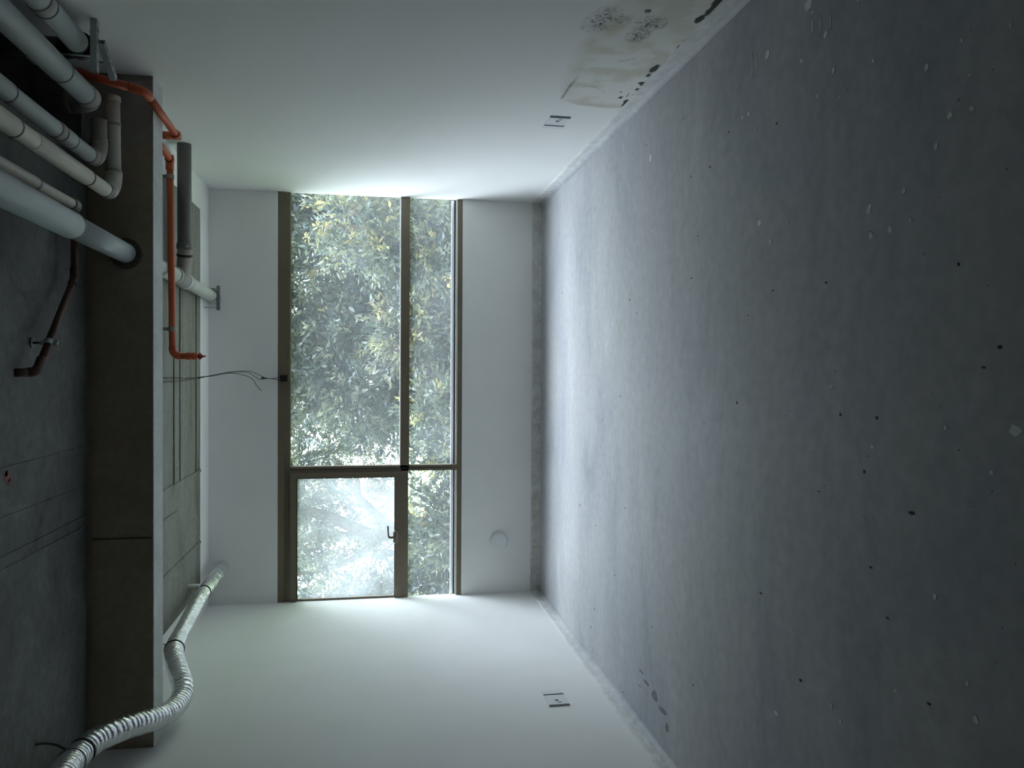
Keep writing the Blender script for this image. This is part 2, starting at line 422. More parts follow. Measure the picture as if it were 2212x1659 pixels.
# ---- bare mortar bands along the foot of the walls
def band(name, p, q, nrm, label, seed, mat='mortar', upturn=0):
    rr = random.Random(seed)
    p, q, nrm = Vector(p), Vector(q), Vector(nrm)
    n = int((q - p).length / .03); nz = 4
    v = []; f = []
    for i in range(n + 1):
        c = p.lerp(q, i / n)
        for k in range(nz + 1):
            z = BAND * k / nz
            t = .006 + rr.uniform(-.002, .003) + (.012 * (1 - k / nz) ** 3 * rr.uniform(.3, 1.2))
            v.append(c + nrm * t + Vector((0, 0, z + (rr.uniform(-.003, .002) if k == nz else 0))))
        v.append(c + Vector((0, 0, BAND)))
    w = nz + 2
    for i in range(n):
        for k in range(w - 1):
            f.append((i * w + k, (i + 1) * w + k, (i + 1) * w + k + 1, i * w + k + 1))
    mb = MB().add(v, f, True)
    o = struct(name, mb, M[mat], label, 'skirting')
    if upturn:
        # floor screed turned up against the wall, ragged top edge
        v = []; f = []
        for i in range(n + 1):
            c = p.lerp(q, i / n); h = upturn * rr.uniform(.75, 1.25)
            v += [c + nrm * .030, c + nrm * .021 + Vector((0, 0, h)), c + nrm * .0 + Vector((0, 0, h + .001))]
        for i in range(n):
            for k in range(2):
                f.append((i * 3 + k, (i + 1) * 3 + k, (i + 1) * 3 + k + 1, i * 3 + k + 1))
        MB().add(v, f, True).build('screed_upturn', M['floor'], o)
    return o
band('baseboard_right', (XR, YB, 0), (XR, YW, 0), (-1, 0, 0), 'rough unpainted mortar band at the foot of the mouldy wall', 1, 'mortar_lit', .030)
band('baseboard_left', (XL, YB, 0), (XL, YW, 0), (1, 0, 0), 'rough unpainted mortar band at the foot of the duct-side wall', 2, 'mortar_lit', .030)
band('baseboard_window', (XL, YW, 0), (XR, YW, 0), (0, -1, 0), 'mortar band with its shade painted in at the foot of the window wall', 3)

# faint access panel on the window wall, high up by the right corner
pan = MB().box(.862, 1.342, YW - .003, YW + .01, 2.70, 2.872).build('access_panel', M['wall'], wf)

# ------------------------------------------------------------------ window
W0 = 7.004
win = empty('window_1', (-.22, W0, .7185), 'wide dark-framed window with an opening sash, trees beyond', 'window', kind='structure')
def wbar(name, x0, x1, z0, z1, y0=W0, y1=7.085, mat='frame', parent=win):
    return MB().box(x0, x1, y0, y1, z0, z1).build(name, M[mat], parent)
wbar('head', XL, XR, 2.255, 2.309)
wbar('head_step', XL, XR, 2.206, 2.255, W0 + .018)
wbar('sill_rail', XL, XR, .7185, .763)
wbar('drain_channel', XL, XR, .7185, .775, 7.03, 7.06, 'alu')
wbar('sill_track', XL, XR, .763, .789, 7.048, 7.075, 'gasket')
wbar('glazing_bead', XL, XR, .785, .812, 7.075, 7.09, 'alu')
wbar('transom', -.845, XR, 1.186, 1.262)
wbar('transom', XL, -.845, 1.193, 1.256)
wbar('mullion', -.870, -.821, .76, 2.21)
wbar('gasket', -.821, XR, 1.262, 1.268, 7.03, 7.07, 'alu')
wbar('gasket', -.8485, -.8425, .80, 2.206, W0 - .001, W0 + .01, 'gasket')
for (x0, x1, z0, z1) in ((-.821, XR + .19, 1.262, 2.206), (-.821, XR + .19, .80, 1.186), (XL - .19, -.870, .80, 1.193)):
    wbar('pane', x0 - .005, x1 + .005, z0 - .005, z1 + .005, 7.051, 7.057, 'glass')
sash = MB().box(-.919, -.874, W0 - .012, 7.05, 1.256, 2.206).box(XL + .003, -.919, W0 - .012, 7.05, 1.256, 1.309).box(XL + .003, -.919, W0 - .012, 7.05, 2.153, 2.206).box(XL + .003, XL + .016, W0 + .012, 7.05, 1.309, 2.153).build('sash', M['frame'], win)
MB().box(XL + .014, -.915, 7.02, 7.026, 1.305, 2.157).build('pane', M['glass_hazy'], sash).location = (0, 0, 0)
for o in sash.children: o.location = (0, 0, 0)
MB().box(-.926, -.919, W0 - .006, 7.05, 1.309, 2.153).box(XL + .016, -.926, W0 - .006, 7.05, 2.146, 2.153).box(XL + .016, -.926, W0 - .006, 7.05, 1.309, 1.314).build('sash_gasket', M['gasket'], sash).location = (0, 0, 0)
hd = MB()
hd.tube([(-1.395, W0 - .022, 1.300), (-1.41, W0 - .026, 1.306), (-1.49, W0 - .026, 1.306), (-1.505, W0 - .022, 1.304)], [.014, .024, .024, .014], 12)
hd.tube(catmull([(-1.45, W0 - .026, 1.31), (-1.45, W0 - .045, 1.345), (-1.442, W0 - .052, 1.362), (-1.42, W0 - .054, 1.367), (-1.345, W0 - .054, 1.372)], 5), [.010] * 12 + [.008] * 9, 10)
hd.build('handle', M['frame'], sash).location = (0, 0, 0)
wbar('outer_head', XL - .19, XR + .19, 2.206, 2.309, 7.06, 7.085)
wbar('outer_transom', -.87, XR + .19, 1.186, 1.262, 7.06, 7.085)
# outer sill
MB().box(XL - .2, XR + .2, 7.09, 7.32, .70, .745).build('outer_sill', M['alu'], win)

# ------------------------------------------------------------------ things on the walls
def socket(x, yc, side, label):
    o = empty('socket_cover', (x, yc, .397), label, 'socket cover', 'covered sockets')
    s = -side
    def b(y0, y1, z0, z1, d0, d1):
        xs = sorted((x + s * d0, x + s * d1))
        return MB().box(xs[0], xs[1], y0, y1, z0, z1)
    b(yc - .085, yc + .145, .332, .462, 0, .004).build('plate', M['plate'], o)
    b(yc - .083, yc + .070, .336, .458, .004, .006).build('module', M['plate'], o)
    for dy in (-.078, .078):
        b(yc + dy - .0065, yc + dy + .0065, .335, .459, .004, .0085).build('slot', M['slot'], o)
    MB().tube([(x + s * .004, yc - .012, .398), (x + s * .0085, yc - .012, .398)], .011, 12).build('screw', M['slot'], o)
    b(yc - .045, yc - .038, .375, .398, .004, .008).build('latch', M['slot'], o)
    return o
socket(XR, 4.713, 1, 'flush white socket cover with two dark slots beside the mouldy stain')
socket(XL, 4.64, -1, 'flush white socket cover with two dark slots on the white wall below the silver duct')

cap = empty('round_wall_cap', (-1.515, YW, .376), 'round white wall cap below the window near the corner', 'wall cap')
MB().ring((-1.515, YW, .376), (-1.515, YW - .018, .376), .082, .3, 40).build('base_ring', M['plate'], cap)
MB().ring((-1.515, YW - .016, .376), (-1.515, YW - .045, .376), .072, .3, 40).build('lid', M['plate'], cap)

# ------------------------------------------------------------------ pipes
def pipe_thing(name, loc, label, cat='pipe', group=None):
    return empty(name, loc, label, cat, group)
def run(t, pts, r, mat, name='pipe_run', n=28): return MB().tube(pts, r, n).build(name, M[mat], t)
def collar(t, p0, p1, r, mat, name='joint_ring'): return MB().ring(p0, p1, r).build(name, M[mat], t)

G = 'pipes hung under the ceiling'
# large pale pipe through the beam, wye and side branch behind the beam
t = pipe_thing('drain_pipe', (.615, 4.41, 2.775), 'thick pale grey drain pipe running through the beam to the window wall', group=G)
zP6 = lambda y: 2.75 + (y - 2.9) * .018
seg = lambda a, b: [(.615, a, zP6(a)), (.615, b, zP6(b))]
run(t, seg(1.2, 3.62), .058, 'pvc_pale')
run(t, seg(3.55, 4.7), .052, 'pvc_pale')
collar(t, *seg(3.60, 3.625), .0595, 'pvc_dark')
collar(t, *seg(4.395, 4.418), .080, 'hole_shade', 'dark_hole_ring')
run(t, [(.63, 4.59, 2.79), (.645, 5.60, 2.815)], .051, 'pvc_white')
run(t, [(.645, 5.60, 2.815), (.62, 7.02, 2.82)], .049, 'pvc_white')
collar(t, (.6455, 5.56, 2.814), (.645, 5.63, 2.815), .058, 'tan')
collar(t, (.645, 5.63, 2.815), (.645, 5.648, 2.815), .055, 'gasket')
collar(t, (.641, 5.86, 2.816), (.640, 5.95, 2.817), .0565, 'pvc_white')
collar(t, (.640, 5.95, 2.817), (.640, 5.965, 2.817), .054, 'gasket')
# branch from the right wall
run(t, [(XR + .01, 5.68, 2.773), (.862, 5.68, 2.770)], .046, 'pvc_dark')
collar(t, (.875, 5.68, 2.770), (.828, 5.68, 2.770), .052, 'pvc_dark', 'coupling')
o = MB().box(.838, .852, 5.623, 5.632, 2.735, 2.75).build('label_plate', M['pvc_white'], t)
run(t, catmull([(.835, 5.68, 2.770), (.79, 5.69, 2.772), (.73, 5.73, 2.785), (.655, 5.82, 2.812)], 6), .047, 'tan', 'wye_branch')
collar(t, (.80, 5.682, 2.771), (.785, 5.687, 2.773), .051, 'gasket')
collar(t, (.628, 6.80, 2.82), (.627, 6.815, 2.82), .054, 'gasket', 'strap')

h = empty('trapeze_hanger', (.605, 6.81, 2.765), 'small slotted steel hanger bar under the white pipe at the window wall', 'hanger')
MB().box(.505, .705, 6.795, 6.825, 2.748, 2.772).build('bar', M['steel'], h)
for x in (.527, .683):
    MB().tube([(x, 6.81, 2.74), (x, 6.81, ZR + .005)], .004, 8).build('rod', M['zinc'], h)
    MB().tube([(x, 6.81, 2.742), (x, 6.81, 2.752)], .009, 6).build('nut', M['zinc'], h)

# orange sprinkler pipe
t = pipe_thing('orange_sprinkler_pipe', (1.3, 4.7, 2.62), 'orange plastic sprinkler pipe ducking under the beam and ending in a sprinkler head', group=G)
ro = .020
A1 = Vector((1.462, 4.16, 2.965)); A2 = Vector((1.392, 4.165, 2.66)); Bc = Vector((1.385, 4.17, 2.618)); B2 = Vector((1.352, 4.79, 2.618))
run(t, [A1, A1.lerp(A2, .9)], ro * 1.05, 'orange')
d1 = (A1 - Bc).normalized(); d2 = (B2 - Bc).normalized()
run(t, catmull([Bc + d1 * .075, Bc + d1 * .04, Bc + (d1 + d2) * .013, Bc + d2 * .04, Bc + d2 * .075], 6), ro * 1.12, 'orange', 'elbow')
collar(t, Bc + d1 * .074, Bc + d1 * .080, ro * 1.2, 'orange_dark')
run(t, [Bc + d2 * .06, B2], ro, 'orange')
run(t, [B2 + Vector((0, -.03, 0)), B2 + Vector((0, .015, 0))], ro * 1.2, 'orange', 'elbow')
run(t, [B2 + Vector((0, .012, -.022)), B2 + Vector((0, .012, .125))], ro * 1.12, 'orange')
collar(t, B2 + Vector((0, -.034, 0)), B2 + Vector((0, -.029, 0)), ro * 1.28, 'orange_dark')
D1 = Vector((1.352, 4.80, 2.742)); D2 = Vector((1.311, 5.18, 2.745))
run(t, [D1, D2], ro, 'orange')
collar(t, D2 + Vector((0, -.026, 0)), D2 + Vector((0, -.021, 0)), ro * 1.28, 'orange_dark')
run(t, [D2 + Vector((0, -.02, 0)), D2 + Vector((0, .02, 0))], ro * 1.2, 'orange', 'elbow')
E2 = Vector((.094, 5.185, 2.732))
run(t, [D2 + Vector((.02, 0, 0)), E2 + Vector((.03, 0, 0))], ro, 'orange')
collar(t, D2 + Vector((.025, 0, 0)), D2 + Vector((-.065, 0, 0)), ro * 1.2, 'orange', 'socket')
run(t, arc(E2 + Vector((.05, 0, 0)), E2, E2 + Vector((0, 0, -.05))), ro * 1.15, 'orange', 'elbow')
run(t, [E2 + Vector((0, 0, -.045)), E2 + Vector((0, 0, -.15))], ro * .95, 'orange')
collar(t, E2 + Vector((0, 0, -.08)), E2 + Vector((0, 0, -.113)), ro * 1.15, 'orange', 'socket')
collar(t, E2 + Vector((0, 0, -.117)), E2 + Vector((0, 0, -.148)), ro * 1.18, 'orange', 'socket')
hd = MB()
hd.tube([E2 + Vector((0, 0, z)) for z in (-.148, -.155, -.156, -.172, -.176, -.198)], [.010, .010, .019, .016, .009, .003], 14)
for a in range(6):
    c, s_ = math.cos(a * math.pi / 3), math.sin(a * math.pi / 3)
    hd.obox(E2 + Vector((c * .016, s_ * .016, -.164)), Vector((c, s_, 0)), Vector((-s_, c, 0)), Vector((0, 0, 1)), .008, .004, .0015)
hd.build('sprinkler_head', M['red'], t)
for x, z in ((1.205, 2.744), (.262, 2.734)):
    cl = MB().ring((x + .014, 5.183, z), (x - .014, 5.183, z), ro * 1.22)
    cl.box(x - .010, x + .010, 5.176, 5.19, z + .015, z + .055)
    cl.build('clamp', M['tan'], t)
    MB().tube([(x, 5.183, z + .05), (x, 5.183, ZR)], .004, 8).build('hanger_rod', M['zinc'], t)

# pipes on the room side of the beam
def joint_pipe(name, label, X, z, r, y_end, mat, joints, end, lat=None):
    t = pipe_thing(name, (X, y_end, z), label, group=G)
    ye = y_end
    run(t, [(X, 1.0, z), (X, ye - .09, z)], r, mat)
    for (j, rr_, m_, w) in joints:
        collar(t, (X, j, z), (X, j + w, z), r * rr_, m_)
    return t

# P2 thick grey pipe, nearly against the wall
t = joint_pipe('waste_pipe', 'thick grey waste pipe whose elbow ends beside the orange pipe', 1.31, 2.85, .050, 4.17, 'pvc_grey', [(3.74, 1.05, 'pvc_dark', .016), (4.02, 1.08, 'tan', .075), (4.085, 1.10, 'pvc_dark', .012)], None)
collar(t, (1.31, 2.2, 2.85), (1.31, 3.74, 2.85), .053, 'pvc_grey', 'socket')
run(t, arc((1.31, 4.07, 2.85), (1.31, 4.17, 2.85), (1.31, 4.17, 2.95)), .052, 'tan', 'elbow')
run(t, [(1.31, 4.17, 2.95), (1.31, 4.17, 2.98)], .052, 'tan')
# P3
t = joint_pipe('waste_pipe', 'grey jointed pipe with three collars bending towards the wall', 1.03, 2.84, .036, 4.2, 'pvc_grey', [(3.20, 1.08, 'pvc_dark', .014), (3.64, 1.12, 'tan', .055), (3.70, 1.10, 'pvc_dark', .012), (3.82, 1.06, 'pvc_dark', .012), (4.05, 1.12, 'tan', .06), (4.11, 1.14, 'pvc_dark', .012)], None)
collar(t, (1.03, 2.2, 2.84), (1.03, 3.20, 2.84), .0395, 'pvc_grey', 'socket')
collar(t, (1.03, 3.70, 2.84), (1.03, 3.82, 2.84), .0385, 'pvc_grey', 'socket')
run(t, arc((1.03, 4.10, 2.84), (1.03, 4.20, 2.84), (1.13, 4.20, 2.84)), .040, 'tan', 'elbow')
run(t, [(1.12, 4.20, 2.84), (1.24, 4.20, 2.84)], .036, 'tan')
collar(t, (1.13, 4.2, 2.84), (1.15, 4.2, 2.84), .0395, 'tan')
# P4 cream
t = joint_pipe('waste_pipe', 'cream pipe with a long branch along the beam face', .885, 2.795, .035, 4.26, 'pvc_cream', [(3.14, 1.10, 'pvc_dark', .012), (3.89, 1.12, 'pvc_dark', .012), (4.13, 1.12, 'tan', .055)], None)
collar(t, (.885, 2.2, 2.795), (.885, 3.14, 2.795), .038, 'pvc_cream', 'socket')
collar(t, (.885, 3.30, 2.795), (.885, 3.89, 2.795), .0375, 'pvc_cream', 'socket')
run(t, arc((.885, 4.16, 2.795), (.885, 4.275, 2.795), (1.0, 4.275, 2.795)), .040, 'pvc_cream', 'elbow')
run(t, [(.99, 4.275, 2.795), (1.375, 4.275, 2.80)], .034, 'pvc_cream')
collar(t, (1.0, 4.275, 2.795), (1.015, 4.275, 2.795), .038, 'tan')
collar(t, (1.235, 4.275, 2.798), (1.25, 4.275, 2.798), .037, 'tan')
collar(t, (1.355, 4.275, 2.80), (1.385, 4.275, 2.80), .038, 'pvc_cream', 'end_cap')
# P5 thin
t = joint_pipe('thin_waste_pipe', 'thin cream pipe between the cream pipe and the thick drain pipe', .757, 2.85, .022, 3.95, 'pvc_cream', [(3.47, 1.15, 'tan', .022), (3.86, 1.25, 'tan', .05)], None)
collar(t, (.757, 2.2, 2.85), (.757, 3.47, 2.85), .0255, 'pvc_cream', 'socket')
run(t, arc((.757, 3.90, 2.85), (.757, 3.965, 2.85), (.757, 3.965, 2.915)), .028, 'tan', 'elbow')
run(t, [(.757, 3.965, 2.91), (.757, 3.965, 2.98)], .024, 'pvc_cream')
# P1 at the wall, rising into the added opening
t = joint_pipe('waste_pipe', 'grey pipe tight against the wall ending in a black collar', 1.452, 2.795, .048, 3.86, 'pvc_grey', [(3.36, 1.09, 'tan', .05), (3.43, 1.05, 'pvc_dark', .012)], None)
collar(t, (1.452, 3.80, 2.795), (1.452, 3.835, 2.795), .060, 'gasket', 'rubber_collar')
run(t, arc((1.452, 3.76, 2.795), (1.452, 3.86, 2.795), (1.452, 3.86, 2.895)), .047, 'gasket', 'elbow')
run(t, [(1.452, 3.86, 2.89), (1.452, 3.86, 3.19)], .047, 'pvc_dark')

# slotted channels by the wall
def channel(name, p, q, w, label, parent=None):
    p, q = Vector(p), Vector(q)
    o = empty(name, p, label, 'bracket', 'wall brackets')
    ax = (q - p).normalized(); az = Vector((0, 0, 1)); ay = az.cross(ax).normalized(); az = ax.cross(ay)
    L_ = (q - p).length / 2; c = (p + q) / 2
    mb = MB().obox(c - az * w * .9, ax, ay, az, L_, w, .0015).obox(c + ay * w, ax, ay, az, L_, .0015, w).obox(c - ay * w, ax, ay, az, L_, .0015, w)
    mb.build('channel', M['zinc'], o)
    for k in range(4):
        MB().obox(p.lerp(q, .2 + .2 * k) - az * w * .91, ax, ay, az, .011, w * .3, .002).build('slot', M['slot'], o)
    return o
o = channel('slotted_channel', (XR, 3.75, 2.715), (1.315, 3.75, 2.715), .0135, 'straight slotted steel channel fixed to the wall under the pipes')
for x in (1.50, 1.39):
    MB().tube([(x, 3.765, 2.70), (x, 3.765, 2.97 if x < 1.4 else 2.74)], .004, 8).build('rod', M['zinc'], o)
o = channel('slotted_channel', (1.452, 3.76, 2.690), (1.352, 3.925, 2.690), .0135, 'short slanted steel channel with an open end below the straight one')
for k in (.12, .55):
    p = Vector((1.452, 3.76, 2.69)).lerp(Vector((1.352, 3.925, 2.69)), k)
    MB().tube([(p.x, p.y, 2.672), (p.x, p.y, 2.73)], .004, 8).build('bolt', M['zinc'], o)

# dark steel pipe crossing the ceiling
t = pipe_thing('steel_ceiling_pipe', (.2, 3.8, 2.908), 'dark red steel pipe bent across the raw ceiling', group=G)
zS = 2.908
P = [(.80, 4.066, zS), (.443, 4.064, zS), (.02, 3.658, zS)]
run(t, [P[0], P[1]], .0155, 'rust', n=16)
run(t, [P[1], P[2]], .0155, 'rust', n=16)
run(t, catmull([(.49, 4.064, zS), P[1], (.408, 4.031, zS)], 5), .019, 'rust', 'elbow', 16)
run(t, catmull([(.05, 3.688, zS), (.012, 3.65, zS), (-.004, 3.632, zS + .008), (-.008, 3.625, zS + .035)], 5), .0205, 'rust', 'elbow', 16)
run(t, [(-.008, 3.626, zS + .025), (-.010, 3.595, ZF + .005)], .018, 'rust', n=16)
cl = empty('ceiling_clamp', (.121, 3.755, zS), 'steel pipe clamp hung on a rod from a small ceiling flange', 'clamp')
ax = Vector((P[2][0] - P[1][0], P[2][1] - P[1][1], 0)).normalized(); cc_ = Vector((.121, 3.755, zS))
MB().ring(cc_ - ax * .014, cc_ + ax * .014, .0205).build('clamp_ring', M['zinc'], cl)
MB().obox(cc_ + Vector((0, 0, -.026)), ax, ax.cross(Vector((0, 0, 1))), Vector((0, 0, 1)), .012, .005, .013).build('jaw', M['zinc'], cl)
MB().ring(cc_ + Vector((0, 0, .015)), cc_ + Vector((0, 0, .032)), .010).build('boss', M['zinc'], cl)
MB().tube([cc_ + Vector((0, 0, .03)), (.121, 3.755, ZF)], .0045, 10).build('rod', M['rust'], cl)
MB().ring((.121, 3.755, ZF - .006), (.121, 3.755, ZF + .002), .024, .2, 20).build('flange', M['pvc_dark'], cl)

# chalk and paint marks on the ceilings
def blob_mesh(pts, z, mat, name, parent, up=True, h=.0012, seed=0):
    rr = random.Random(seed); mb = MB()
    for (x, y, rx, ry) in pts:
        n = 9; v = []; a0 = rr.uniform(0, 6)
        for k in range(n):
            a = a0 + 2 * math.pi * k / n; q = rr.uniform(.6, 1.15)
            v.append((x + math.cos(a) * rx * q, y + math.sin(a) * ry * q))
        s = h if up else -h
        vs_ = [(a, b, z) for a, b in v] + [(a, b, z + s) for a, b in v]
        fs = [tuple(range(n, 2 * n))] + [(k, (k + 1) % n, n + (k + 1) % n, n + k) for k in range(n)]
        mb.add(vs_, fs)
    o = mb.build(name, M[mat], parent)
    o['kind'] = 'stuff'
    return o
blob_mesh([(.082, 3.938, .012, .02), (.121, 4.03, .010, .016), (.06, 3.955, .02, .012), (.10, 3.985, .008, .01), (-.435, 3.52, .03, .03), (-.42, 3.50, .012, .025), (-.46, 3.545, .02, .02)], ZF, 'stainpink', 'red_chalk_marks', ceil, False, seed=1)
blob_mesh([(-.05, 6.16, .03, .008), (-.02, 6.19, .05, .004), (-.09, 6.2, .045, .004), (-.06, 6.10, .01, .03), (-.04, 6.13, .008, .06), (.66, 5.95, .0, .0)][:5], ZR, 'tan', 'splash_mark', ceil2, False, seed=2)

# ------------------------------------------------------------------ flexible foil duct
duct = empty('flexible_duct', (-1.75, 4.9, 2.6), 'silver corrugated foil duct snaking under the beam along a white wall', 'duct')
DP = [(-1.667, 7.03, 2.756), (-1.673, 6.5, 2.761), (-1.683, 6.15, 2.765), (-1.717, 5.6, 2.748), (-1.730, 5.15, 2.715), (-1.775, 4.95, 2.65), (-1.830, 4.80, 2.585), (-1.860, 4.68, 2.572), (-1.850, 4.5, 2.585), (-1.812, 4.32, 2.635), (-1.763, 4.13, 2.712), (-1.742, 3.95, 2.790), (-1.738, 3.80, 2.812), (-1.705, 3.58, 2.792), (-1.68, 3.2, 2.75), (-1.66, 2.6, 2.74)]
path = catmull(DP, 30)
# even spacing
acc = [0.]
for a, b in zip(path, path[1:]): acc.append(acc[-1] + (b - a).length)
Ls = acc[-1]; step = .0036; N = int(Ls / step)
pa = np.array([tuple(p) for p in path]); acc = np.array(acc)
su = np.linspace(0, Ls, N)
pts = np.stack([np.interp(su, acc, pa[:, k]) for k in range(3)], -1)
rr = random.Random(3)
ph = 0; rad = []; jit = 0
for i, s_ in enumerate(su):
    Yw_ = pts[i][1]
    pitch = .024 if Yw_ > 4.9 else .031
    dep = .0040 if Yw_ > 6.1 else (.0072 if Yw_ > 4.9 else .0095)
    R0 = float(np.interp(Yw_, [4.9, 5.2, 5.4], [.059, .057, .051]))
    k0 = int(ph); ph += step / (pitch * (1 + jit))
    if int(ph) != k0: jit = rr.uniform(-.22, .22)
    q_ = abs((ph % 1) - .5) * 2          # 1 at the crease between two ribs
    rad.append(R0 - dep * q_ ** 4 + rr.uniform(-.0006, .0006))
mb = MB().tube([Vector(p) for p in pts], rad, 32)
mb.build('duct_hose', M['foil'], duct)
def dpos(y):
    i = int(np.argmin(np.abs(pts[:, 1] - y)))
    p = Vector(pts[i]); tt = (Vector(pts[min(i + 4, N - 1)]) - Vector(pts[max(i - 4, 0)])).normalized()
    return p, tt
for y in (6.27, 5.16, 3.86, 3.72):
    p, tt = dpos(y)
    MB().ring(p - tt * .007, p + tt * .007, (.0545 if y > 5.2 else .0615), .2, 32).build('strap', M['strap'], duct)
p, tt = dpos(3.86)
MB().tube(catmull([p + Vector((0, 0, .05)), p + Vector((.045, -.02, .10)), p + Vector((.07, -.05, .14)), Vector((p.x + .08, p.y - .08, ZF))], 6), .006, 8).build('hanging_strap', M['strap'], duct)
p, tt = dpos(6.27)
MB().box(p.x + .045, p.x + .06, p.y - .03, p.y + .02, p.z + .03, ZR).build('hanger_tab', M['plate'], duct)
p, tt = dpos(5.16)
MB().tube([p + Vector((.03, 0, .045)), Vector((p.x + .06, p.y, ZR))], .003, 8).build('wire_tie', M['strap'], duct)

# ------------------------------------------------------------------ hanging cable and its box
cab = empty('hanging_cable', (-.05, 6.5, 2.87), 'thin black cable hanging from the ceiling down to the window head', 'cable')
def wire(pts, name='wire', r=.0022): MB().tube(catmull(pts, 8), r, 8).build(name, M['black'], cab)
wire([(-.045, 5.45, 2.870), (-.050, 6.09, 2.868), (-.050, 6.55, 2.862), (-.03, 6.75, 2.791), (-.002, 6.85, 2.663), (.002, 6.9, 2.523), (-.045, 6.93, 2.42), (-.056, 6.93, 2.40)])
wire([(-.075, 5.45, 2.870), (-.066, 6.09, 2.868), (-.053, 6.55, 2.860), (-.034, 6.75, 2.789), (-.008, 6.84, 2.660), (-.008, 6.89, 2.54), (-.062, 6.93, 2.455), (-.058, 6.93, 2.40)])
wire([(-.052, 6.53, 2.862), (-.036, 6.74, 2.785), (-.014, 6.8, 2.655), (-.048, 6.85, 2.516), (-.12, 6.87, 2.462), (-.153, 6.88, 2.434), (-.155, 6.88, 2.425)])
wire([(-.056, 6.93, 2.41), (-.058, 6.95, 2.34), (-.045, 6.965, 2.29)])
wire([(-.056, 6.93, 2.41), (-.062, 6.95, 2.34), (-.070, 6.965, 2.29)])
MB().tube([(-.052, 6.54, 2.862), (-.044, 6.63, 2.838)], .006, 8).build('tape', M['black'], cab)
MB().tube([(-.052, 6.93, 2.435), (-.058, 6.93, 2.385)], [.007, .004], 8).build('tape', M['black'], cab)
jb = MB().box(-.083, -.028, 6.955, 7.003, 2.222, 2.285).box(-.078, -.033, 6.951, 6.955, 2.228, 2.279).build('connector_box', M['black'])
tag(jb, 'small black connector box on the window head', 'connector')

# ------------------------------------------------------------------ marks on the floor
dark = [(1.26, 3.69), (0.95, 3.59), (0.94, 3.37), (1.04, 3.18), (0.65, 3.5), (0.81, 5.15), (0.46, 3.57), (0.32, 2.79), (0.44, 4.49), (0.35, 4.36), (1.16, 5.36), (0.65, 6.18), (0.24, 2.99), (0.95, 2.77), (0.31, 2.43), (0.07, 1.68), (0.29, 1.82), (1.28, 4.22), (-0.12, 3.08), (-0.14, 4.66), (-0.31, 5.03), (-0.97, 5.6), (-0.81, 4.54), (-1.04, 5.18), (-0.13, 2.15), (-0.3, 2.21), (-0.59, 2.17), (-0.72, 2.09), (-1.38, 4.07), (-1.62, 5.2), (-1.77, 5.28), (-1.94, 4.57), (-1.48, 3.51), (-1.09, 2.56), (-0.9, 1.91), (-0.4, 2.46), (-0.39, 1.99), (-0.13, 2.34), (-1.27, 4.74), (0.02, 1.73), (-1.93, 5.25), (-0.86, 2.86)]
white = [(1.24, 2.85, .02), (1.12, 2.6, .01), (1.26, 2.53, .01), (1.3, 2.56, .02), (1.15, 2.45, .013), (1.01, 2.4, .013), (0.96, 2.19, .008), (0.85, 1.95, .01), (0.69, 1.86, .012), (0.68, 1.78, .01), (0.51, 2.2, .016), (0.43, 2.19, .014), (0.43, 2.1, .01), (0.62, 1.91, .008), (0.53, 2.04, .009), (0.44, 2.01, .007), (1.06, 3.05, .008), (1.06, 3.0, .007), (0.98, 2.93, .006), (0.78, 4.12, .007), (0.91, 2.36, .01), (0.96, 2.5, .007), (0.77, 1.79, .006), (0.87, 1.82, .007), (0.84, 1.66, .007), (0.6, 2.9, .014), (0.56, 2.68, .006), (0.51, 2.81, .012), (1.19, 4.15, .025),
         (-0.92, 4.02, .007), (-0.22, 2.17, .007), (-0.25, 2.19, .006), (-1.1, 2.37, .009), (-1.13, 2.32, .008), (-1.28, 2.73, .01), (-0.87, 1.74, .012), (-0.6, 1.89, .012), (-0.13, 1.63, .016), (-0.79, 1.77, .006), (-0.92, 2.05, .007), (-0.45, 2.21, .006), (-0.04, 2.39, .01), (-0.14, 1.86, .008), (-0.24, 1.7, .006)]
blob_mesh([(x, y, R.uniform(.003, .006), R.uniform(.004, .011)) for x, y in dark], 0, 'chip', 'floor_chips', floor, True, .0015, 4)
wl_ = [(x, y, r * R.uniform(.8, 1.3), r * R.uniform(.7, 1.2)) for x, y, r in white]
for (xa, xb, y) in ((1.19, 1.30, 2.97), (1.21, 1.29, 2.935), (1.18, 1.24, 2.53), (1.15, 1.22, 2.42), (1.16, 1.23, 2.48), (1.17, 1.22, 2.27), (.71, .84, 5.40)):
    wl_.append(((xa + xb) / 2, y, (xb - xa) / 2, .0035))
blob_mesh(wl_, 0, 'paint_dry', 'paint_drips', floor, True, .0012, 5)
blob_mesh([(-1.72, 4.16, .012, .05), (-1.74, 4.02, .03, .05), (-1.77, 3.90, .02, .06), (-1.83, 3.84, .03, .02), (-1.69, 4.24, .008, .04), (-1.78, 4.26, .006, .02)], 0, 'scar', 'floor_scar', floor, True, .0008, 6)

# ------------------------------------------------------------------ outdoors
struct('ground', MB().box(-40, 40, 7.25, 60, -.9, -.6), M['grass'], 'dim lawn beneath the trees outside the window', 'ground')

